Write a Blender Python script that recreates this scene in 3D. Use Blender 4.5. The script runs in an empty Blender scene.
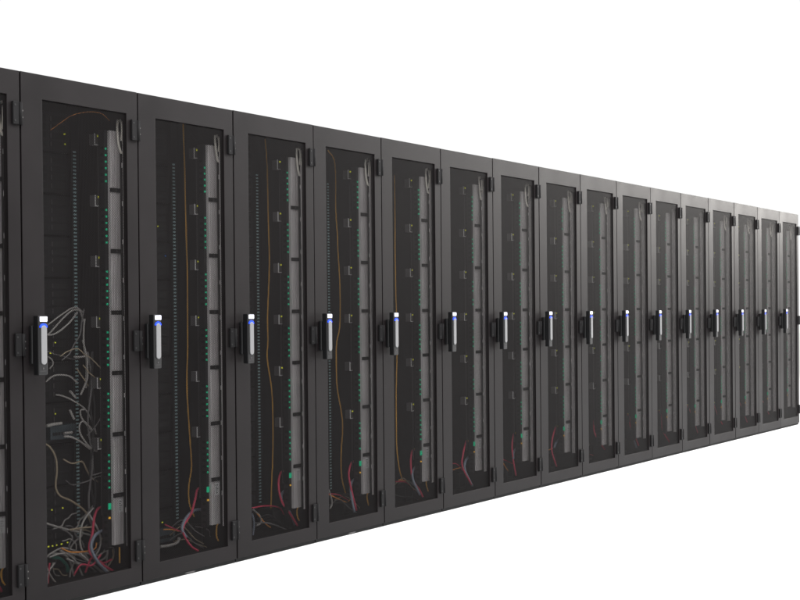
import bpy, bmesh, math, random
from mathutils import Vector, Matrix
random.seed(7)
scene = bpy.context.scene
COL = scene.collection
PI = math.pi

# ---------------------------------------------------------------- materials
def mat(name, col, rough=.5, metal=0, spec=.5, emit=None, es=0, bump=0, bscale=600, var=0, vscale=3, coat=0):
    m = bpy.data.materials.new(name); m.use_nodes = True
    nt = m.node_tree; N = nt.nodes; L = nt.links
    b = N['Principled BSDF']
    b.inputs['Base Color'].default_value = (*col, 1)
    b.inputs['Roughness'].default_value = rough
    b.inputs['Metallic'].default_value = metal
    b.inputs['Specular IOR Level'].default_value = spec
    if coat: b.inputs['Coat Weight'].default_value = coat
    if emit:
        b.inputs['Emission Color'].default_value = (*emit, 1)
        b.inputs['Emission Strength'].default_value = es
    tc = N.new('ShaderNodeTexCoord')
    if var:
        n = N.new('ShaderNodeTexNoise'); n.inputs['Scale'].default_value = vscale; n.inputs['Detail'].default_value = 5
        L.new(tc.outputs['Object'], n.inputs['Vector'])
        r = N.new('ShaderNodeMapRange'); r.inputs['From Min'].default_value = .3; r.inputs['From Max'].default_value = .7
        r.inputs['To Min'].default_value = 1-var; r.inputs['To Max'].default_value = 1+var
        L.new(n.outputs['Fac'], r.inputs['Value'])
        mx = N.new('ShaderNodeVectorMath'); mx.operation = 'SCALE'; mx.inputs[0].default_value = col
        L.new(r.outputs['Result'], mx.inputs['Scale']); L.new(mx.outputs['Vector'], b.inputs['Base Color'])
        r2 = N.new('ShaderNodeMapRange'); r2.inputs['From Min'].default_value = .3; r2.inputs['From Max'].default_value = .7
        r2.inputs['To Min'].default_value = max(.05, rough-.05); r2.inputs['To Max'].default_value = min(1, rough+.05)
        L.new(n.outputs['Fac'], r2.inputs['Value']); L.new(r2.outputs['Result'], b.inputs['Roughness'])
    if bump:
        n2 = N.new('ShaderNodeTexNoise'); n2.inputs['Scale'].default_value = bscale; n2.inputs['Detail'].default_value = 2
        L.new(tc.outputs['Object'], n2.inputs['Vector'])
        bp = N.new('ShaderNodeBump'); bp.inputs['Strength'].default_value = bump; bp.inputs['Distance'].default_value = .001
        L.new(n2.outputs['Fac'], bp.inputs['Height']); L.new(bp.outputs['Normal'], b.inputs['Normal'])
    return m

M = {}
M['paint'] = mat('powder_coat', (.0098,.0080,.0084), .46, 0, .15, bump=.3, bscale=420, var=.22, vscale=3.2)
M['inside'] = mat('inside_paint', (.011,.010,.0105), .6, 0, .25, bump=.2, var=.15)
M['black'] = mat('black_plastic', (.006,.006,.0065), .38, bump=.1)
M['hinge'] = mat('hinge_zinc_black', (.007,.0065,.007), .7, 0, .2)
M['screw'] = mat('screw_steel', (.14,.135,.13), .4, .8)
M['alu'] = mat('brushed_aluminium', (.60,.565,.565), .5, 0, .4, var=.10, vscale=9)
M['rail'] = mat('rail_steel', (.075,.07,.072), .45, .3, var=.1)
M['post'] = mat('galvanised_post', (.80,.76,.76), .5, 0, .4, var=.08)
M['slot'] = mat('slot_dark', (.004,.004,.004), .8)
M['teal'] = mat('teal_mark', (.30,.45,.46), .5)
M['grip'] = mat('satin_grip', (.25,.25,.255), .38, .3, .5)
M['white'] = mat('white_screen', (.7,.7,.8), .4, emit=(.86,.86,1), es=1.6)
M['blue'] = mat('blue_light', (.0,.02,.3), .4, emit=(.006,.06,1), es=1.7)
M['green'] = mat('green_light', (0,.25,.13), .4, emit=(0,.36,.17), es=.95)
M['yellow'] = mat('lime_light', (.3,.32,.02), .4, emit=(.62,.66,.03), es=.9)
M['amber'] = mat('amber_light', (.4,.2,.02), .4, emit=(.8,.42,.03), es=.8)
M['bluedot'] = mat('dim_blue_light', (.02,.1,.35), .4, emit=(.03,.15,.5), es=.7)
M['bracket'] = mat('module_bracket', (.7,.68,.68), .45, 0)
M['module'] = mat('module_case', (.085,.08,.082), .5)
M['server'] = mat('server_case', (.010,.010,.011), .45, .2, var=.2, vscale=14)
M['switch'] = mat('switch_case', (.05,.068,.078), .5, .2)
M['label'] = mat('paper_label', (.85,.84,.84), .6)
M['ink'] = mat('label_ink', (.05,.05,.05), .6)
M['grey_cable'] = mat('grey_cable_jacket', (.36,.34,.32), .5)
M['blue_grey_cable'] = mat('blue_grey_cable_jacket', (.22,.25,.31), .5)
M['tan_cable'] = mat('tan_cable_jacket', (.34,.27,.18), .5)
M['yellow_cable'] = mat('yellow_cable_jacket', (.92,.48,.07), .5)
M['orange_cable'] = mat('orange_cable_jacket', (.85,.33,.06), .5)
M['red_cable'] = mat('red_cable_jacket', (.56,.04,.09), .5)
M['teal_cable'] = mat('teal_cable_jacket', (.02,.16,.12), .5)
M['white_cable'] = mat('cream_cable_jacket', (.9,.85,.77), .45)
M['dark_cable'] = mat('black_cable_jacket', (.02,.02,.02), .5)
M['plug'] = mat('yellow_plug_plastic', (.8,.62,.03), .4)
M['floor'] = mat('white_floor', (.92,.92,.92), .9, spec=.1, bump=.02, bscale=40)

def mesh_mat():
    m = mat('perforated_steel', (.0098,.0080,.0082), .55, 0, .12)
    nt = m.node_tree; N = nt.nodes; L = nt.links
    b = N['Principled BSDF']; out = N['Material Output']
    tc = N.new('ShaderNodeTexCoord'); sp = N.new('ShaderNodeSeparateXYZ'); L.new(tc.outputs['Object'], sp.inputs[0])
    P = .0062; R = HOLE_R
    def mth(op, a, bb=None, c=None):
        n = N.new('ShaderNodeMath'); n.operation = op
        for i, v in enumerate((a, bb, c)):
            if v is None: continue
            if isinstance(v, (int, float)): n.inputs[i].default_value = v
            else: L.new(v, n.inputs[i])
        return n.outputs[0]
    def d2(off):
        u = mth('MULTIPLY', mth('SUBTRACT', mth('FRACT', mth('MULTIPLY_ADD', sp.outputs['X'], 1/(P*1.7320508), off)), .5), P*1.7320508)
        v = mth('MULTIPLY', mth('SUBTRACT', mth('FRACT', mth('MULTIPLY_ADD', sp.outputs['Z'], 1/P, off)), .5), P)
        return mth('ADD', mth('MULTIPLY', u, u), mth('MULTIPLY', v, v))
    d = mth('MINIMUM', d2(0), d2(.5))
    hole = mth('LESS_THAN', d, R*R)
    tr = N.new('ShaderNodeBsdfTransparent'); mix = N.new('ShaderNodeMixShader')
    L.new(hole, mix.inputs[0]); L.new(b.outputs[0], mix.inputs[1]); L.new(tr.outputs[0], mix.inputs[2])
    L.new(mix.outputs[0], out.inputs['Surface'])
    return m
HOLE_R = .0026
M['mesh'] = mesh_mat()

# ---------------------------------------------------------------- mesh helpers
class B:
    def __init__(s): s.bm = bmesh.new(); s.mats = []
    def mi(s, m):
        if m not in s.mats: s.mats.append(m)
        return s.mats.index(m)
    def box(s, x0, x1, y0, y1, z0, z1, m, bev=0):
        i = s.mi(m)
        t = bmesh.new()
        r = bmesh.ops.create_cube(t, size=1)
        bmesh.ops.scale(t, vec=(x1-x0, y1-y0, z1-z0), verts=t.verts)
        bmesh.ops.translate(t, vec=((x0+x1)/2, (y0+y1)/2, (z0+z1)/2), verts=t.verts)
        if bev: bmesh.ops.bevel(t, geom=t.edges[:]+t.verts[:], offset=bev, segments=2, profile=.5, affect='EDGES')
        s.merge(t, i)
    def merge(s, t, i):
        mp = {v: s.bm.verts.new(v.co) for v in t.verts}
        for f in t.faces:
            nf = s.bm.faces.new([mp[v] for v in f.verts]); nf.material_index = i; nf.smooth = f.smooth
        t.free()
    def frame(s, x0, x1, z0, z1, ix0, ix1, iz0, iz1, y0, y1, m, bev):
        """one door leaf: a sheet with a rectangular opening, edges rolled over"""
        i = s.mi(m); t = bmesh.new()
        O = [(x0,z0),(x1,z0),(x1,z1),(x0,z1)]; I = [(ix0,iz0),(ix1,iz0),(ix1,iz1),(ix0,iz1)]
        v = {}
        for n, y in (('f',y0),('b',y1)):
            v['o'+n] = [t.verts.new((x,y,z)) for x,z in O]; v['i'+n] = [t.verts.new((x,y,z)) for x,z in I]
        for k in range(4):
            j = (k+1) % 4
            t.faces.new((v['of'][k], v['of'][j], v['if'][j], v['if'][k]))
            t.faces.new((v['ob'][j], v['ob'][k], v['ib'][k], v['ib'][j]))
            t.faces.new((v['of'][j], v['of'][k], v['ob'][k], v['ob'][j]))
            t.faces.new((v['if'][k], v['if'][j], v['ib'][j], v['ib'][k]))
        ed = [e for e in t.edges if all(abs(q.co.y-y0) < 1e-6 for q in e.verts) and
              (all(q in v['of'] for q in e.verts) or all(q in v['if'] for q in e.verts))]
        if bev: bmesh.ops.bevel(t, geom=ed, offset=bev, segments=3, profile=.5, affect='EDGES')
        s.merge(t, i)
    def cyl(s, c, r, depth, axis, m, seg=16):
        i = s.mi(m); t = bmesh.new()
        bmesh.ops.create_cone(t, cap_ends=True, segments=seg, radius1=r, radius2=r, depth=depth)
        if axis == 'y': bmesh.ops.rotate(t, matrix=Matrix.Rotation(PI/2, 3, 'X'), verts=t.verts)
        if axis == 'x': bmesh.ops.rotate(t, matrix=Matrix.Rotation(PI/2, 3, 'Y'), verts=t.verts)
        bmesh.ops.translate(t, vec=c, verts=t.verts)
        for f in t.faces: f.smooth = len(f.verts) == 4
        s.merge(t, i)
    def capsule(s, x0, x1, z0, z1, y0, y1, m, seg=10, bev=.002):
        """an upright bar with round ends, front face rounded over"""
        i = s.mi(m); t = bmesh.new(); r = (x1-x0)/2; cx = (x0+x1)/2
        pts = [(cx+r*math.cos(a), z1-r+r*math.sin(a)) for a in [PI*k/seg for k in range(seg+1)]] + \
              [(cx-r*math.cos(a), z0+r-r*math.sin(a)) for a in [PI*k/seg for k in range(seg+1)]]
        rings = []
        for y, q in ((y1,0), (y0+bev,0), (y0+bev*.3,bev*.4), (y0,bev*1.2)):
            rings.append([t.verts.new((cx+(x-cx)*(1-q/r), y, (z0+z1)/2+(z-(z0+z1)/2)*(1-q/((z1-z0)/2)))) for x, z in pts])
        n = len(pts)
        for a, b in zip(rings, rings[1:]):
            for k in range(n):
                try: f = t.faces.new((a[k], a[(k+1)%n], b[(k+1)%n], b[k])); f.smooth = True
                except ValueError: pass
        t.faces.new(rings[-1]); t.faces.new(rings[0][::-1])
        bmesh.ops.recalc_face_normals(t, faces=t.faces[:])
        s.merge(t, i)
    def prism(s, prof, z0, z1, m):
        """profile in x-y run along z"""
        i = s.mi(m); t = bmesh.new()
        a = [t.verts.new((x,y,z0)) for x,y in prof]; b = [t.verts.new((x,y,z1)) for x,y in prof]
        n = len(prof)
        for k in range(n): t.faces.new((a[k], a[(k+1)%n], b[(k+1)%n], b[k]))
        t.faces.new(a[::-1]); t.faces.new(b)
        bmesh.ops.recalc_face_normals(t, faces=t.faces[:])
        s.merge(t, i)
    def tube(s, pts, r, m, seg=8, sub=6):
        i = s.mi(m); P = [Vector(p) for p in pts]; Q = []
        for k in range(len(P)-1):
            p0 = P[k-1] if k else P[0]*2-P[1]; p1 = P[k]; p2 = P[k+1]; p3 = P[k+2] if k+2 < len(P) else P[-1]*2-P[-2]
            for j in range(sub):
                u = j/sub
                Q.append(.5*((2*p1)+(p2-p0)*u+(2*p0-5*p1+4*p2-p3)*u*u+(3*p1-p0-3*p2+p3)*u**3))
        Q.append(P[-1])
        t = bmesh.new(); rings = []; up = Vector((0,1,0))
        for k, q in enumerate(Q):
            d = (Q[min(k+1,len(Q)-1)]-Q[max(k-1,0)]).normalized()
            sd = d.cross(up)
            if sd.length < 1e-3: sd = d.cross(Vector((1,0,0)))
            sd.normalize(); up = sd.cross(d).normalized()
            rings.append([t.verts.new(q+sd*r*math.cos(2*PI*a/seg)+up*r*math.sin(2*PI*a/seg)) for a in range(seg)])
        for a, b in zip(rings, rings[1:]):
            for k in range(seg):
                f = t.faces.new((a[k], a[(k+1)%seg], b[(k+1)%seg], b[k])); f.smooth = True
        t.faces.new(rings[0][::-1]); t.faces.new(rings[-1])
        bmesh.ops.recalc_face_normals(t, faces=t.faces[:])
        s.merge(t, i)
    def data(s, name):
        me = bpy.data.meshes.new(name)
        s.bm.normal_update(); s.bm.to_mesh(me); s.bm.free()
        for m in s.mats: me.materials.append(M[m])
        return me
    def obj(s, name, parent=None, loc=(0,0,0)):
        return link(name, s.data(name), parent, loc)

def link(name, data, parent=None, loc=(0,0,0)):
    o = bpy.data.objects.new(name, data); COL.objects.link(o)
    o.parent = parent; o.location = loc
    return o

# ---------------------------------------------------------------- one rack
W, H = .6, 2.1
G = .0035                      # half the gap between neighbouring doors
CLAMPS = [1.686, 1.427, 1.166, .909, .649, .389]
BOXES = [1.903, 1.643, 1.385, 1.126, .867, .608]

def shared():
    D = {}
    # cabinet shell: side walls, back, roof, floor pan, plinth, inner front posts
    b = B()
    b.box(.001, .009, .031, 1.0, .035, H-.002, 'inside')
    b.box(W-.009, W-.001, .031, 1.0, .035, H-.002, 'inside')
    b.box(.009, W-.009, .992, 1.0, .035, H-.002, 'inside')
    b.box(.009, W-.009, .031, .992, H-.022, H-.002, 'inside')
    b.box(.009, W-.009, .031, .992, .035, .055, 'inside')
    b.box(.004, W-.004, .012, .99, .0, .0345, 'slot')            # recessed plinth
    b.box(.009, .045, .031, .06, .055, H-.022, 'inside')
    for z in [.12+.06*k for k in range(33)]:                     # pressed slots along the side wall
        for y in (.16, .21, .26):
            b.box(W-.0105, W-.009, y, y+.022, z, z+.012, 'slot')
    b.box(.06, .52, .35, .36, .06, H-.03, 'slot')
    D['cabinet'] = b.data('cabinet')
    # rear edge post on hinge side with long slots
    b = B()
    b.box(W-.029, W-.0095, .058, .0715, .17, 1.975, 'post', .001); b.box(W-.035, W-.0292, .062, .0715, .17, 1.975, 'slot')
    b.box(W-.0105, W-.0091, .0315, .0575, .17, 1.975, 'post')
    z = .18
    while z < 1.9:
        b.box(W-.0345, W-.0292, .0600, .0618, z+.135, z+.155, 'post'); z += .163
    D['corner_post'] = b.data('corner_post')
    # door leaf
    b = B()
    b.frame(G, W-G, .019, H, .104, .537, .087, 2.003, 0, .024, 'paint', .0018)
    b.box(.098, .104, .012, .022, .08, 2.01, 'paint'); b.box(.537, .543, .012, .022, .08, 2.01, 'paint')
    D['door'] = b.data('door')
    b = B(); i = b.mi('mesh'); t = bmesh.new()
    vs = [t.verts.new(p) for p in ((.1035,.006,.0865),(.5375,.006,.0865),(.5375,.006,2.0035),(.1035,.006,2.0035))]
    t.faces.new(vs)
    t.faces.new([t.verts.new((v.co.x, .0067, v.co.z)) for v in vs])   # back face of the sheet: punched holes have depth
    b.merge(t, i)
    D['perforated_panel'] = b.data('perforated_panel')
    # hinge, straddles the seam to the next rack
    b = B()
    b.box(W-.042, W-.014, -.012, -.0005, -.044, .044, 'hinge', .002)
    b.cyl((W-.005, -.009, 0), .0070, .086, 'z', 'hinge')
    b.box(W-.014, W+.011, -.006, -.0005, -.042, .042, 'hinge', .001)
    for z in (-.014, .012): b.cyl((W+.006, -.0068, z), .003, .002, 'y', 'screw', 10)
    b.cyl((W-.034, -.0125, .03), .004, .002, 'y', 'black', 10); b.cyl((W-.034, -.0125, -.03), .004, .002, 'y', 'black', 10)
    D['hinge'] = b.data('hinge')
    # swing handle
    b = B()
    b.box(.027, .070, -.019, -.0005, .968, 1.118, 'black', .004)
    b.box(.033, .077, -.050, -.0192, .925, 1.156, 'black', .004)
    b.box(.040, .070, -.0507, -.0495, .940, .9415, 'rail')
    b.cyl((.055, -.0505, .951), .0035, .0015, 'y', 'rail', 12)
    D['door_handle'] = b.data('door_handle')
    b = B(); b.box(.0405, .0745, -.0522, -.0498, 1.1335, 1.1515, 'white', .0006); D['display'] = b.data('display')
    b = B()
    i = b.mi('blue'); t = bmesh.new(); n = 14
    def arc(r, y): return [t.verts.new((.0565+r*math.cos(PI*k/n), y, 1.1100+r*.85*math.sin(PI*k/n))) for k in range(n+1)]
    a0, a1 = arc(.0100, -.0528), arc(.0185, -.0528); c0, c1 = arc(.0100, -.0495), arc(.0185, -.0495)
    for k in range(n):
        t.faces.new((a0[k], a1[k], a1[k+1], a0[k+1])); t.faces.new((a1[k], c1[k], c1[k+1], a1[k+1])); t.faces.new((c0[k], a0[k], a0[k+1], c0[k+1]))
    t.faces.new((a0[0], c0[0], c1[0], a1[0])); t.faces.new((a0[n], a1[n], c1[n], c0[n]))
    bmesh.ops.recalc_face_normals(t, faces=t.faces[:])
    b.merge(t, i)
    D['indicator_ring'] = b.data('indicator_ring')
    b = B(); b.capsule(.0435, .0695, .966, 1.118, -.056, -.0498, 'grip'); D['grip'] = b.data('grip')
    # power strip: fluted aluminium extrusion
    b = B()
    x0, x1, y = .523, .589, .085
    prof = [(x1, .125), (x0, .125), (x0, y)]
    ribs = [(x0+.010, .004), (x0+.022, .003), (x0+.036, .006), (x0+.050, .003)]
    for rx, w in ribs: prof += [(rx, y), (rx, y+.005), (rx+w, y+.005), (rx+w, y)]
    prof += [(x1, y)]
    b.prism(prof, .178, 1.938, 'alu')
    D['power_strip'] = b.data('power_strip')
    b = B(); b.box(.520, .582, .0795, .0846, -.009, .009, 'black', .001); b.cyl((.55, .079, 0), .004, .003, 'y', 'rail', 10); D['clamp'] = b.data('clamp')
    b = B(); b.box(.500, .5185, .096, .13, .17, 1.94, 'black')
    for c in CLAMPS + [.13]:
        for k in range(6): b.box(.4985, .5, .10, .118, c+.03+k*.028, c+.042+k*.028, 'slot')
    D['socket_bar'] = b.data('socket_bar')
    b = B(); b.box(.5042, .5105, .0905, .0957, -.0040, .0040, 'green', .0005); D['status_light'] = b.data('status_light')
    b = B(); b.box(.500, .514, .0895, .0957, -.013, .013, 'green', .001); D['mains_light'] = b.data('mains_light')
    b = B(); b.box(.503, .511, .0905, .0957, -.004, .004, 'amber', .0005); D['amber_light'] = b.data('amber_light')
    b = B(); b.box(.546, .574, .0838, .0846, .315, .372, 'label')
    for k in range(5): b.box(.550, .550+random.uniform(.008,.020), .0832, .0839, .323+k*.009, .326+k*.009, 'ink')
    D['paper_label'] = b.data('paper_label')
    # network module boxes beside the strip
    b = B()
    b.box(.499, .545, .150, .185, -.023, .023, 'module', .001)
    b.box(.4965, .4988, .1470, .1510, -.0245, .0245, 'bracket')
    b.box(.499, .522, .1485, .1498, -.0245, -.0205, 'bracket')
    b.box(.524, .540, .1485, .1498, -.012, .010, 'slot')
    b.box(.4990, .545, .1485, .1498, .0215, .0240, 'rail'); b.box(.5425, .545, .1480, .1484, -.022, .0212, 'rail')
    D['monitoring_module'] = b.data('monitoring_module')
    b = B(); b.box(.513, .521, .147, .1498, .012, .019, 'yellow'); D['indicator_light'] = b.data('indicator_light')
    b = B(); b.box(.518, .524, .152, .158, .3, 1.93, 'rail'); D['cable_guide'] = b.data('cable_guide')
    # mounting rail with one pale mark per hole
    b = B()
    b.box(.508, .548, .3065, .322, .06, 2.07, 'inside', .001)
    z = .19
    while z < 1.86:
        b.box(.5155, .5315, .3052, .3062, z, z+.0075, 'teal'); z += .0159
    D['mounting_rail'] = b.data('mounting_rail')
    b = B(); b.box(.055, .080, .3065, .322, .06, 2.07, 'inside', .001)
    z = .19
    while z < 1.86: b.box(.062, .072, .3052, .3062, z, z+.0075, 'teal'); z += .0159
    D['left_mounting_rail'] = b.data('mounting_rail')
    # 4U server
    b = B()
    b.box(.082, .505, .318, .345, -.084, .084, 'server', .002)
    for z in (-.066, -.03, .006, .042):
        for x in (.10, .20, .30, .40):
            b.box(x, x+.085, .3155, .3182, z, z+.027, 'slot', .0008)
            b.box(x+.004, x+.011, .3148, .3156, z+.003, z+.024, 'rail')
    D['server'] = b.data('server')
    b = B(); b.box(0, .006, 0, .003, 0, .005, 'yellow'); D['lime_light'] = b.data('activity_light')
    b = B(); b.box(0, .006, 0, .003, 0, .005, 'bluedot'); D['blue_light'] = b.data('activity_light')
    b = B(); b.box(.50, .586, .20, .30, .056, .165, 'black', .004); b.box(.51, .57, .1985, .1998, .075, .15, 'inside'); D['cable_tray'] = b.data('cable_tray')
    b = B(); b.box(-.07, .07, .27, .31, -.03, .03, 'switch', .002)
    for k in range(8): b.box(-.06+k*.015, -.049+k*.015, .268, .2698, -.012, .002, 'slot')
    D['network_switch'] = b.data('network_switch')
    return D

D = shared()
XS = [-.610, -.010, .609, 1.213, 1.813, 2.404, 2.998, 3.591, 4.188, 4.788, 5.375, 5.987, 6.589, 7.191, 7.811, 8.422, 9.046, 9.640]

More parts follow.
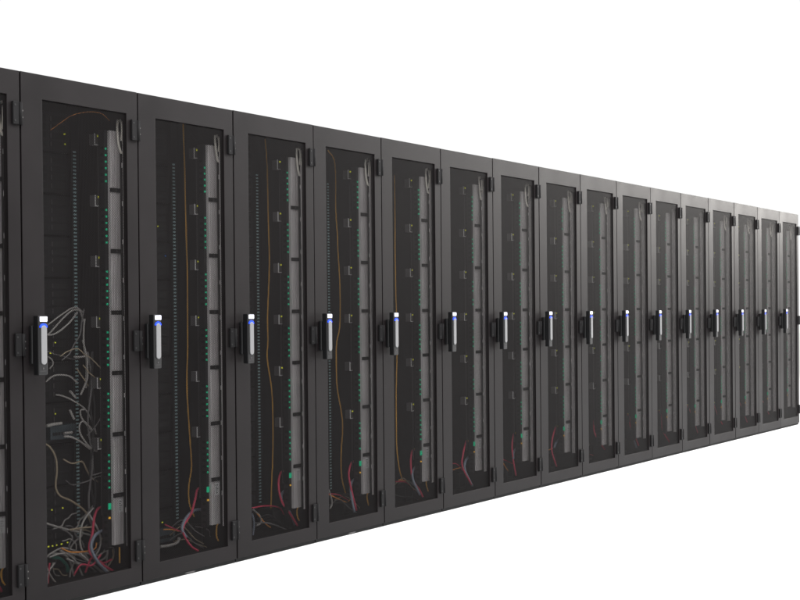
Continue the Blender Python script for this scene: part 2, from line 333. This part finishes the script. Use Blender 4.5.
LABELS = [
 'rack cut off by the left edge of the photo',
 'leftmost complete rack, tangle of grey cables behind its mesh door',
 'second complete rack from the left, yellow cable looping round a red one at its foot',
 'third complete rack from the left, two red cables meeting under a hanging yellow cable',
 'fourth complete rack from the left, its brightest wavy yellow cable beside a pale loop',
 'fifth complete rack from the left, faint yellow cable near the mesh left edge',
 'sixth complete rack from the left, without any long yellow cable',
 'seventh complete rack from the left, short orange cable low beside a red one',
 'eighth complete rack from the left, red cable arching near its foot',
 'ninth complete rack from the left, short red cables behind dark mesh',
 'tenth complete rack from the left, grey door turning paler than those before',
 'sixth rack from the far right end, faint red cable at its foot',
 'fifth rack from the far right end, two red cables crossing at its foot',
 'fourth rack from the far right end of the row',
 'third rack from the far right end of the row',
 'second to last rack at the far right, beside the end rack',
 'last rack at the far right end, hinges sticking out past its edge',
]
CABLES = [
    (0, 'orange_cable', 0.0014, [(0.363, 0.25, 1.934), (0.391, 0.224, 1.963), (0.434, 0.198, 1.999), (0.499, 0.172, 2.019), (0.55, 0.146, 2.016), (0.571, 0.12, 1.986)]),
    (0, 'grey_cable', 0.0035, [(0.334, 0.25, 1.115), (0.409, 0.25, 1.159), (0.482, 0.25, 1.19), (0.527, 0.25, 1.17)]),
    (0, 'grey_cable', 0.0035, [(0.313, 0.24, 1.071), (0.342, 0.24, 1.087), (0.414, 0.24, 1.148), (0.466, 0.24, 1.178), (0.503, 0.24, 1.173), (0.52, 0.24, 1.13)]),
    (0, 'grey_cable', 0.0035, [(0.29, 0.22, 1.077), (0.332, 0.22, 1.076), (0.375, 0.22, 1.092), (0.433, 0.22, 1.131), (0.47, 0.22, 1.17)]),
    (0, 'grey_cable', 0.004, [(0.51, 0.22, 1.141), (0.503, 0.22, 1.062), (0.509, 0.22, 0.993), (0.519, 0.22, 0.947), (0.513, 0.22, 0.844)]),
    (0, 'grey_cable', 0.004, [(0.489, 0.21, 1.051), (0.512, 0.21, 0.97), (0.513, 0.21, 0.89), (0.498, 0.21, 0.857), (0.475, 0.21, 0.818)]),
    (0, 'grey_cable', 0.004, [(0.45, 0.22, 0.98), (0.482, 0.22, 0.978), (0.519, 0.22, 0.981)]),
    (0, 'grey_cable', 0.0035, [(0.322, 0.25, 0.879), (0.341, 0.242, 0.897), (0.371, 0.235, 0.906), (0.429, 0.228, 0.899), (0.466, 0.22, 0.869)]),
    (0, 'grey_cable', 0.003, [(0.335, 0.25, 0.984), (0.357, 0.25, 0.969), (0.36, 0.25, 0.95), (0.343, 0.25, 0.933)]),
    (0, 'grey_cable', 0.0035, [(0.392, 0.27, 0.821), (0.416, 0.256, 0.815), (0.462, 0.242, 0.792), (0.516, 0.228, 0.752), (0.547, 0.214, 0.688), (0.55, 0.2, 0.644)]),
    (0, 'grey_cable', 0.005, [(0.442, 0.24, 0.836), (0.456, 0.24, 0.822), (0.475, 0.24, 0.804)]),
    (0, 'grey_cable', 0.005, [(0.441, 0.24, 0.754), (0.452, 0.24, 0.734), (0.464, 0.24, 0.713)]),
    (0, 'grey_cable', 0.007, [(0.332, 0.26, 0.694), (0.368, 0.26, 0.698), (0.411, 0.26, 0.699)]),
    (0, 'grey_cable', 0.006, [(0.425, 0.26, 0.655), (0.447, 0.26, 0.655), (0.469, 0.26, 0.656)]),
    (0, 'grey_cable', 0.0035, [(0.491, 0.2, 0.755), (0.468, 0.205, 0.751), (0.481, 0.21, 0.716), (0.54, 0.215, 0.659), (0.555, 0.22, 0.646)]),
    (0, 'grey_cable', 0.0035, [(0.534, 0.2, 0.661), (0.482, 0.2, 0.704), (0.457, 0.2, 0.689), (0.464, 0.2, 0.649), (0.511, 0.2, 0.594), (0.551, 0.2, 0.572)]),
    (0, 'grey_cable', 0.0045, [(0.407, 0.24, 0.644), (0.435, 0.23, 0.641), (0.477, 0.22, 0.619), (0.527, 0.21, 0.581), (0.555, 0.2, 0.572)]),
    (0, 'tan_cable', 0.004, [(0.293, 0.22, 0.624), (0.318, 0.22, 0.605), (0.343, 0.22, 0.564), (0.35, 0.22, 0.507), (0.342, 0.22, 0.441), (0.365, 0.22, 0.401), (0.429, 0.22, 0.369), (0.502, 0.22, 0.316), (0.546, 0.22, 0.239)]),
    (0, 'grey_cable', 0.004, [(0.288, 0.22, 0.296), (0.334, 0.22, 0.278), (0.406, 0.22, 0.253), (0.538, 0.22, 0.208)]),
    (0, 'grey_cable', 0.004, [(0.511, 0.18, 0.333), (0.463, 0.18, 0.294), (0.439, 0.18, 0.247), (0.439, 0.18, 0.179), (0.478, 0.18, 0.122)]),
    (0, 'grey_cable', 0.004, [(0.479, 0.17, 0.31), (0.519, 0.17, 0.253), (0.542, 0.17, 0.198), (0.532, 0.17, 0.154), (0.499, 0.17, 0.119)]),
    (0, 'red_cable', 0.0055, [(0.578, 0.19, 0.329), (0.538, 0.18, 0.327), (0.507, 0.17, 0.294), (0.487, 0.16, 0.23), (0.459, 0.15, 0.179), (0.461, 0.14, 0.145), (0.507, 0.13, 0.099), (0.565, 0.12, 0.06)]),
    (0, 'blue_grey_cable', 0.007, [(0.539, 0.16, 0.234), (0.496, 0.152, 0.223), (0.467, 0.144, 0.195), (0.461, 0.136, 0.163), (0.483, 0.128, 0.115), (0.53, 0.12, 0.06)]),
    (0, 'grey_cable', 0.004, [(0.269, 0.2, 0.159), (0.309, 0.2, 0.175), (0.365, 0.2, 0.183), (0.452, 0.2, 0.152), (0.519, 0.2, 0.136), (0.554, 0.2, 0.15)]),
    (0, 'grey_cable', 0.004, [(0.294, 0.2, 0.172), (0.365, 0.2, 0.155), (0.396, 0.2, 0.122), (0.414, 0.2, 0.068), (0.421, 0.2, 0.035)]),
    (0, 'grey_cable', 0.004, [(0.327, 0.18, 0.18), (0.383, 0.18, 0.148), (0.419, 0.18, 0.109), (0.45, 0.18, 0.047)]),
    (0, 'grey_cable', 0.004, [(0.252, 0.18, 0.131), (0.269, 0.18, 0.095), (0.29, 0.18, 0.064), (0.311, 0.18, 0.044)]),
    (0, 'grey_cable', 0.004, [(0.298, 0.18, 0.134), (0.262, 0.18, 0.096), (0.259, 0.18, 0.048)]),
    (0, 'grey_cable', 0.005, [(0.417, 0.16, 0.156), (0.475, 0.16, 0.107), (0.511, 0.16, 0.078), (0.549, 0.16, 0.049)]),
    (0, 'grey_cable', 0.004, [(0.353, 0.17, 0.143), (0.439, 0.17, 0.101), (0.498, 0.17, 0.097), (0.567, 0.17, 0.114), (0.583, 0.17, 0.145)]),
    (0, 'grey_cable', 0.003, [(0.532, 0.17, 0.131), (0.582, 0.17, 0.14), (0.574, 0.17, 0.101), (0.57, 0.17, 0.062)]),
    (0, 'grey_cable', 0.004, [(0.422, 0.2, 0.117), (0.4, 0.2, 0.082), (0.395, 0.2, 0.043)]),
    (0, 'grey_cable', 0.004, [(0.27, 0.18, 0.161), (0.334, 0.18, 0.167), (0.42, 0.18, 0.148), (0.478, 0.18, 0.11), (0.507, 0.18, 0.088)]),
    (0, 'red_cable', 0.004, [(0.271, 0.18, 0.137), (0.265, 0.18, 0.096), (0.262, 0.18, 0.044)]),
    (0, 'orange_cable', 0.003, [(0.325, 0.17, 0.192), (0.375, 0.17, 0.167), (0.455, 0.17, 0.157), (0.507, 0.17, 0.16), (0.518, 0.17, 0.185)]),
    (0, 'teal_cable', 0.007, [(0.318, 0.22, 0.149), (0.361, 0.22, 0.137), (0.396, 0.22, 0.103), (0.403, 0.22, 0.074)]),
    (0, 'tan_cable', 0.004, [(0.546, 0.14, 0.075), (0.583, 0.14, 0.113), (0.583, 0.14, 0.15)]),
    (0, 'yellow_cable', 0.0035, [(0.583, 0.1, 0.162), (0.583, 0.1, 0.152), (0.583, 0.1, 0.129), (0.583, 0.1, 0.102), (0.583, 0.1, 0.094)]),
    (1, 'yellow_cable', 0.0034, [(0.583, 0.295, 2.063), (0.583, 0.292, 1.975), (0.583, 0.289, 1.878), (0.583, 0.287, 1.76), (0.583, 0.284, 1.605), (0.583, 0.281, 1.486), (0.583, 0.278, 1.366), (0.579, 0.275, 1.248), (0.574, 0.272, 1.011), (0.572, 0.27, 1.001), (0.561, 0.267, 0.81), (0.571, 0.264, 0.607), (0.579, 0.261, 0.471), (0.575, 0.258, 0.419), (0.554, 0.256, 0.338), (0.555, 0.253, 0.261), (0.583, 0.25, 0.196)]),
    (1, 'yellow_cable', 0.0028, [(0.583, 0.3, 0.185), (0.583, 0.283, 0.155), (0.583, 0.267, 0.129), (0.512, 0.25, 0.134)]),
    (1, 'red_cable', 0.0055, [(0.578, 0.19, 0.338), (0.53, 0.177, 0.338), (0.499, 0.164, 0.293), (0.457, 0.151, 0.235), (0.398, 0.139, 0.193), (0.381, 0.126, 0.156), (0.412, 0.113, 0.099), (0.448, 0.1, 0.07)]),
    (1, 'blue_grey_cable', 0.007, [(0.566, 0.18, 0.24), (0.491, 0.165, 0.244), (0.42, 0.15, 0.217), (0.381, 0.135, 0.178), (0.393, 0.12, 0.138)]),
    (1, 'red_cable', 0.003, [(0.339, 0.2, 0.198), (0.395, 0.2, 0.171), (0.455, 0.2, 0.145)]),
    (1, 'orange_cable', 0.003, [(0.351, 0.22, 0.172), (0.399, 0.22, 0.165), (0.448, 0.22, 0.15)]),
    (1, 'grey_cable', 0.007, [(0.306, 0.2, 0.101), (0.369, 0.2, 0.098), (0.418, 0.2, 0.104), (0.43, 0.2, 0.125)]),
    (1, 'yellow_cable', 0.0035, [(0.583, 0.1, 0.177), (0.574, 0.1, 0.16), (0.573, 0.1, 0.119), (0.583, 0.1, 0.099), (0.583, 0.1, 0.095)]),
    (2, 'yellow_cable', 0.0034, [(0.576, 0.295, 2.053), (0.583, 0.291, 1.958), (0.583, 0.287, 1.843), (0.583, 0.284, 1.637), (0.583, 0.28, 1.406), (0.56, 0.276, 1.149), (0.556, 0.272, 1.021), (0.546, 0.269, 0.924), (0.575, 0.265, 0.753), (0.576, 0.261, 0.558), (0.566, 0.258, 0.389), (0.556, 0.254, 0.332), (0.539, 0.25, 0.142)]),
    (2, 'red_cable', 0.0055, [(0.579, 0.19, 0.354), (0.526, 0.172, 0.35), (0.487, 0.154, 0.295), (0.49, 0.136, 0.214), (0.542, 0.118, 0.137), (0.568, 0.1, 0.083)]),
    (2, 'red_cable', 0.004, [(0.337, 0.2, 0.195), (0.436, 0.2, 0.193), (0.543, 0.2, 0.171), (0.583, 0.2, 0.13)]),
    (2, 'blue_grey_cable', 0.007, [(0.551, 0.17, 0.257), (0.514, 0.158, 0.241), (0.51, 0.145, 0.199), (0.55, 0.133, 0.15), (0.573, 0.12, 0.085)]),
    (2, 'orange_cable', 0.0035, [(0.373, 0.22, 0.179), (0.411, 0.22, 0.147), (0.467, 0.22, 0.094), (0.52, 0.22, 0.069), (0.524, 0.22, 0.104)]),
    (2, 'blue_grey_cable', 0.005, [(0.36, 0.22, 0.162), (0.374, 0.22, 0.117), (0.365, 0.22, 0.05)]),
    (2, 'grey_cable', 0.0045, [(0.367, 0.22, 0.182), (0.416, 0.22, 0.146), (0.427, 0.22, 0.109), (0.391, 0.22, 0.098)]),
    (2, 'yellow_cable', 0.0035, [(0.582, 0.1, 0.184), (0.566, 0.1, 0.163), (0.569, 0.1, 0.128), (0.583, 0.1, 0.107)]),
    (3, 'yellow_cable', 0.0034, [(0.505, 0.295, 2.047), (0.562, 0.292, 1.977), (0.561, 0.288, 1.723), (0.57, 0.285, 1.585), (0.568, 0.281, 1.503), (0.579, 0.278, 1.296), (0.569, 0.274, 1.09), (0.533, 0.271, 0.981), (0.526, 0.267, 0.817), (0.529, 0.264, 0.735), (0.567, 0.26, 0.554), (0.548, 0.257, 0.391), (0.546, 0.253, 0.254), (0.583, 0.25, 0.144)]),
    (3, 'red_cable', 0.0055, [(0.583, 0.19, 0.34), (0.523, 0.168, 0.343), (0.465, 0.145, 0.29), (0.454, 0.122, 0.212), (0.471, 0.1, 0.094)]),
    (3, 'red_cable', 0.003, [(0.361, 0.2, 0.191), (0.447, 0.2, 0.174), (0.536, 0.2, 0.133)]),
    (3, 'orange_cable', 0.0035, [(0.361, 0.2, 0.187), (0.435, 0.2, 0.156), (0.514, 0.2, 0.127), (0.548, 0.2, 0.137)]),
    (3, 'blue_grey_cable', 0.007, [(0.571, 0.17, 0.251), (0.494, 0.147, 0.242), (0.452, 0.123, 0.192), (0.453, 0.1, 0.086)]),
    (3, 'grey_cable', 0.005, [(0.361, 0.2, 0.211), (0.386, 0.2, 0.141), (0.368, 0.2, 0.109)]),
    (3, 'yellow_cable', 0.0035, [(0.583, 0.1, 0.188), (0.568, 0.1, 0.159), (0.577, 0.1, 0.124), (0.583, 0.1, 0.108)]),
    (4, 'yellow_cable', 0.0034, [(0.552, 0.295, 1.964), (0.546, 0.29, 1.684), (0.536, 0.285, 1.522), (0.534, 0.28, 1.229), (0.536, 0.275, 1.01), (0.513, 0.27, 0.703), (0.504, 0.265, 0.558), (0.499, 0.26, 0.369), (0.518, 0.255, 0.236), (0.545, 0.25, 0.171)]),
    (4, 'red_cable', 0.0055, [(0.583, 0.19, 0.353), (0.527, 0.172, 0.347), (0.486, 0.154, 0.288), (0.476, 0.136, 0.197), (0.521, 0.118, 0.128), (0.529, 0.1, 0.087)]),
    (4, 'red_cable', 0.003, [(0.398, 0.2, 0.185), (0.506, 0.2, 0.167), (0.583, 0.2, 0.115)]),
    (4, 'orange_cable', 0.003, [(0.429, 0.2, 0.191), (0.539, 0.2, 0.172)]),
    (4, 'blue_grey_cable', 0.007, [(0.569, 0.17, 0.259), (0.498, 0.147, 0.241), (0.462, 0.123, 0.192), (0.498, 0.1, 0.103)]),
    (4, 'yellow_cable', 0.0035, [(0.579, 0.1, 0.202), (0.565, 0.1, 0.16), (0.583, 0.1, 0.119), (0.583, 0.1, 0.116)]),
    (5, 'red_cable', 0.0055, [(0.583, 0.19, 0.35), (0.526, 0.168, 0.351), (0.452, 0.145, 0.279), (0.409, 0.122, 0.208), (0.487, 0.1, 0.086)]),
    (5, 'red_cable', 0.003, [(0.424, 0.2, 0.226), (0.476, 0.2, 0.215), (0.549, 0.2, 0.165)]),
    (5, 'orange_cable', 0.003, [(0.418, 0.2, 0.188), (0.52, 0.2, 0.192)]),
    (5, 'blue_grey_cable', 0.007, [(0.582, 0.17, 0.259), (0.49, 0.147, 0.244), (0.439, 0.123, 0.189), (0.487, 0.1, 0.086)]),
    (6, 'red_cable', 0.0055, [(0.583, 0.19, 0.351), (0.534, 0.172, 0.339), (0.486, 0.155, 0.267), (0.477, 0.138, 0.166), (0.475, 0.12, 0.086)]),
    (6, 'red_cable', 0.003, [(0.44, 0.2, 0.193), (0.583, 0.2, 0.147)]),
    (6, 'orange_cable', 0.0035, [(0.428, 0.2, 0.182), (0.512, 0.2, 0.107)]),
    (6, 'blue_grey_cable', 0.007, [(0.583, 0.17, 0.256), (0.51, 0.155, 0.238), (0.476, 0.14, 0.195)]),
    (7, 'red_cable', 0.0055, [(0.583, 0.19, 0.349), (0.523, 0.172, 0.334), (0.449, 0.155, 0.263), (0.414, 0.138, 0.189), (0.445, 0.12, 0.087)]),
    (7, 'orange_cable', 0.003, [(0.467, 0.2, 0.193), (0.54, 0.2, 0.198)]),
    (7, 'blue_grey_cable', 0.007, [(0.583, 0.17, 0.262), (0.518, 0.16, 0.241), (0.471, 0.15, 0.214)]),
    (8, 'red_cable', 0.0055, [(0.583, 0.19, 0.352), (0.53, 0.168, 0.343), (0.49, 0.145, 0.273), (0.524, 0.122, 0.197), (0.57, 0.1, 0.137)]),
    (8, 'red_cable', 0.003, [(0.521, 0.2, 0.103), (0.583, 0.2, 0.086), (0.583, 0.2, 0.054)]),
    (8, 'blue_grey_cable', 0.007, [(0.583, 0.17, 0.256), (0.552, 0.145, 0.21), (0.575, 0.12, 0.16)]),
    (9, 'red_cable', 0.0055, [(0.583, 0.19, 0.35), (0.569, 0.168, 0.331), (0.53, 0.145, 0.266), (0.583, 0.122, 0.166), (0.583, 0.1, 0.11)]),
    (9, 'blue_grey_cable', 0.007, [(0.583, 0.17, 0.258), (0.579, 0.145, 0.192), (0.583, 0.12, 0.094)]),
    (10, 'red_cable', 0.0055, [(0.583, 0.19, 0.336), (0.554, 0.16, 0.293), (0.508, 0.13, 0.189), (0.571, 0.1, 0.088)]),
    (11, 'red_cable', 0.0055, [(0.583, 0.19, 0.344), (0.583, 0.145, 0.247), (0.583, 0.1, 0.11)]),
    (11, 'red_cable', 0.004, [(0.583, 0.2, 0.117), (0.583, 0.2, 0.046)]),
    (12, 'red_cable', 0.0055, [(0.583, 0.19, 0.328), (0.561, 0.145, 0.23), (0.57, 0.1, 0.137)]),
    (13, 'red_cable', 0.0055, [(0.583, 0.19, 0.327), (0.583, 0.145, 0.235), (0.583, 0.1, 0.109)]),
    (14, 'red_cable', 0.0055, [(0.583, 0.19, 0.301), (0.583, 0.145, 0.244), (0.583, 0.1, 0.141)]),
]

def loop_pts(rng):
    a = rng.uniform(-.012, .006); b = rng.uniform(-.01, .02)
    return [(.560, .075, 1.985), (.552+a, .070, 1.95), (.556+a, .066, 1.89-b), (.570, .064, 1.855-b), (.584, .066, 1.885-b), (.582, .072, 1.95), (.574, .078, 1.99)]

def make_rack(k):
    rng = random.Random(100+k)
    x = XS[k+1]; w = XS[k+2]-x
    r = bpy.data.objects.new('server_rack', None); COL.objects.link(r)
    r.empty_display_size = .1
    r.location = (x, 0, 0); r.scale = (w/W, 1, 1)
    r['label'] = LABELS[k+1]; r['category'] = 'server rack'; r['group'] = 'server racks standing in one long row'
    link('cabinet', D['cabinet'], r); link('corner_post', D['corner_post'], r)
    dr = link('door', D['door'], r, (0, rng.uniform(-.0008, .0008), rng.uniform(-.001, .001)))
    link('perforated_panel', D['perforated_panel'], dr)
    for z in (1.936, 1.045, .155): link('hinge', D['hinge'], dr, (0, 0, z+rng.uniform(-.001, .001)))
    h = link('door_handle', D['door_handle'], r, (0, 0, rng.uniform(-.0015, .0015)))
    link('display', D['display'], h); link('indicator_ring', D['indicator_ring'], h); link('grip', D['grip'], h)
    s = link('power_strip', D['power_strip'], r)
    link('socket_bar', D['socket_bar'], s)
    for c in CLAMPS: link('clamp', D['clamp'], s, (0, 0, c))
    for c in CLAMPS:
        for i in range(6):
            if rng.random() < .97: link('status_light', D['status_light'], s, (0, 0, c+.036+i*.0275))
    link('mains_light', D['mains_light'], s, (0, 0, .345)); link('status_light', D['amber_light'], s, (0, 0, .296))
    if k <= 11: link('paper_label', D['paper_label'], s)
    link('cable_guide', D['cable_guide'], r)
    for i, c in enumerate(BOXES):
        m = link('monitoring_module', D['monitoring_module'], r, (0, 0, c))
        if not (i > 3 and rng.random() < .45): link('indicator_light', D['indicator_light'], m)
    if k <= 5:
        link('mounting_rail', D['mounting_rail'], r); link('mounting_rail', D['left_mounting_rail'], r)
        for i in range(11):
            sv = link('server', D['server'], r, (0, 0, .16+i*.178))
            if k == 0:
                for lx, lz in LIGHTS.get(i, []): link('activity_light', D['lime_light'], sv, (lx, .3125, lz-.16-i*.178))
            elif rng.random() < .35: link('activity_light', D['lime_light' if rng.random() < .6 else 'blue_light'], sv, (rng.uniform(.42, .49), .3125, rng.uniform(-.06, .06)))
    link('cable_tray', D['cable_tray'], r)
    if k == 0: link('network_switch', D['network_switch'], r, (.42, 0, .66))
    if k == 1: link('network_switch', D['network_switch'], r, (.40, 0, .13))
    # cream service loop at the top corner
    if k not in (10, 11):
        b = B(); b.tube(loop_pts(rng), .0052, 'white_cable', 8, 5); b.obj('service_loop_cable', r)
        for j in range(3):
            z1 = rng.uniform(1.965, 1.985); z0 = rng.uniform(1.87, 1.92); xx = .566+j*.009
            b = B(); b.tube([(xx, .060, z1), (xx+rng.uniform(-.003,.003), .057, (z0+z1)/2), (xx+rng.uniform(-.005,.003), .062, z0)], .0045, 'white_cable', 8, 4); b.obj('cable_tail', r)
    for kk, kind, rad, pts in CABLES:
        if kk == k:
            q = [(p[0]/(w/W), p[1], p[2]) for p in pts]
            b = B(); b.tube(q, rad, kind, 8, 6); b.obj(kind, r)
            if kind == 'red_cable' and rad > .005:
                p = Vector(q[0]); b = B(); b.box(p.x-.002, p.x+.014, p.y-.008, p.y+.004, p.z-.006, p.z+.008, 'plug', .001); b.obj('cable_plug', r)
    if k < 0:
        for kk, kind, rad, pts in CABLES:
            if kk == 2 and kind in ('red_cable', 'blue_grey_cable', 'yellow_cable') :
                b = B(); b.tube([(p[0], p[1], p[2]) for p in pts], rad, kind, 8, 6); b.obj(kind, r)
    if k == 0:      # the heap at the bottom and the finer strands higher up
        for j in range(26):
            low = j < 17
            x0 = rng.uniform(.30, .50); z0 = rng.uniform(.10, .27) if low else rng.uniform(.40, 1.0); y0 = rng.uniform(.14, .28)
            pts = [(x0, y0, z0)]; a = rng.uniform(-.6, .9)
            for i in range(5):
                a += rng.uniform(-.75, .55); st = .035 if low else .045
                p = pts[-1]
                pts.append((min(.58, max(.28, p[0]+st*math.cos(a))), min(.30, max(.12, p[1]+rng.uniform(-.02, .02))), max(.065, p[2]+st*math.sin(a)*(.8 if low else 1.4))))
            b = B(); b.tube(pts, rng.choice((.0022, .0028, .0035)), rng.choice(('grey_cable', 'grey_cable', 'grey_cable_dim', 'grey_cable_dim', 'tan_cable')), 7, 5); b.obj('patch_cable', r)
        for j in range(2):
            a = .37+j*.06
            b = B(); b.tube([(a, .16, .07), (a+.03, .15, .11+.02*j), (a+.08, .14, .10), (a+.12, .13, .14-.03*j)], .004, 'red_cable', 8, 5); b.obj('red_cable', r)
    elif k <= 4:
        for j in range(5):
            x0 = rng.uniform(.40, .5); z0 = rng.uniform(.09, .17)
            b = B(); b.tube([(x0, .24, z0), (x0+.04, .2, z0+rng.uniform(-.02,.04)), (x0+.09, .17, max(.065, z0-.02)), (min(.58, x0+.13), .15, max(.065, z0-.05))], .0028, rng.choice(('grey_cable_dim', 'dark_cable', 'grey_cable_dim', 'tan_cable')), 7, 5); b.obj('patch_cable', r)
    # black twisted power leads beside the servers of the messy rack
    if k == 0:
        for j in range(3):
            pts = [(.50+.008*j+.008*math.sin(i*1.3+j*2), .20+.01*math.cos(i*1.3+j*2), 1.0-i*.07) for i in range(12)]
            b = B(); b.tube(pts, .004, 'dark_cable' if j else 'grey_cable_dim', 7, 4); b.obj('power_lead', r)
    # loose cable ends that trail out under some doors
    if k in (1, 3):
        a = rng.uniform(.1, .25)
        b = B(); b.tube([(a, .05, .006), (a+.08, .022, .008), (a+.2, .016, .006), (a+.28, .05, .006)], .004, 'grey_cable_dim', 8, 6); b.obj('loose_cable', r)
    return r

M['grey_cable_dim'] = mat('dim_cable_jacket', (.16,.15,.15), .5)
LIGHTS = {}
for lx, lz in [(.414,1.038),(.388,.993),(.423,.64),(.466,.631),(.41,.734),(.386,.326),(.443,.327),(.366,.173),(.387,.172),(.409,.172),(.435,.173),(.467,.175),(.475,1.934),(.478,1.891)]:
    LIGHTS.setdefault(min(10, int(round((lz-.16)/.178))), []).append((lx, lz))
for k in range(-1, 16): make_rack(k)

# ---------------------------------------------------------------- floor
me = bpy.data.meshes.new('floor'); S = 60
me.from_pydata([(-S,-S,0),(S,-S,0),(S,S,0),(-S,S,0)], [], [(0,1,2,3)]); me.materials.append(M['floor'])
fl = bpy.data.objects.new('floor', me); COL.objects.link(fl); fl['kind'] = 'structure'

# ---------------------------------------------------------------- light
w = bpy.data.worlds.new('World'); scene.world = w; w.use_nodes = True
bg = w.node_tree.nodes['Background']; bg.inputs[0].default_value = (1, 1, 1, 1); bg.inputs[1].default_value = 1.02
def area(name, loc, target, sx, sy, power, col=(1,1,1)):
    l = bpy.data.lights.new(name, 'AREA'); l.shape = 'RECTANGLE'; l.size = sx; l.size_y = sy; l.energy = power; l.color = col
    o = bpy.data.objects.new(name, l); COL.objects.link(o); o.location = loc
    o.rotation_euler = (Vector(target)-Vector(loc)).to_track_quat('-Z', 'Y').to_euler()
    return o
area('ceiling_lamp', (6, -1.7, 3.7), (6, -1.0, 0), 17, 1.2, 500)
area('end_lamp', (17.5, -2.6, 3.8), (10, 0, 2.0), 5, 3, 560, (1,.96,.91))

# ---------------------------------------------------------------- camera
y, p, r = .97057, -.00822, -.00924
cy, sy, cp, sp, cr, sr = math.cos(y), math.sin(y), math.cos(p), math.sin(p), math.cos(r), math.sin(r)
f = Vector((sy*cp, cy*cp, sp)); right = Vector((cy, -sy, 0)); up = right.cross(f)
r2 = right*cr+up*sr; u2 = up*cr-right*sr
cd = bpy.data.cameras.new('camera'); cam = bpy.data.objects.new('camera', cd); COL.objects.link(cam)
mw = Matrix((r2, u2, -f)).transposed().to_4x4(); mw.translation = (-3.31085, -4.0241, 1.15353)
cam.matrix_world = mw
cd.sensor_width = 36; cd.lens = 1294.95/800*36; cd.shift_y = 23.54/800; cd.clip_end = 500
scene.camera = cam
scene.view_settings.view_transform = 'Standard'; scene.view_settings.look = 'None'
scene.view_settings.exposure = 0; scene.view_settings.gamma = 1
scene.cycles.transparent_max_bounces = 16
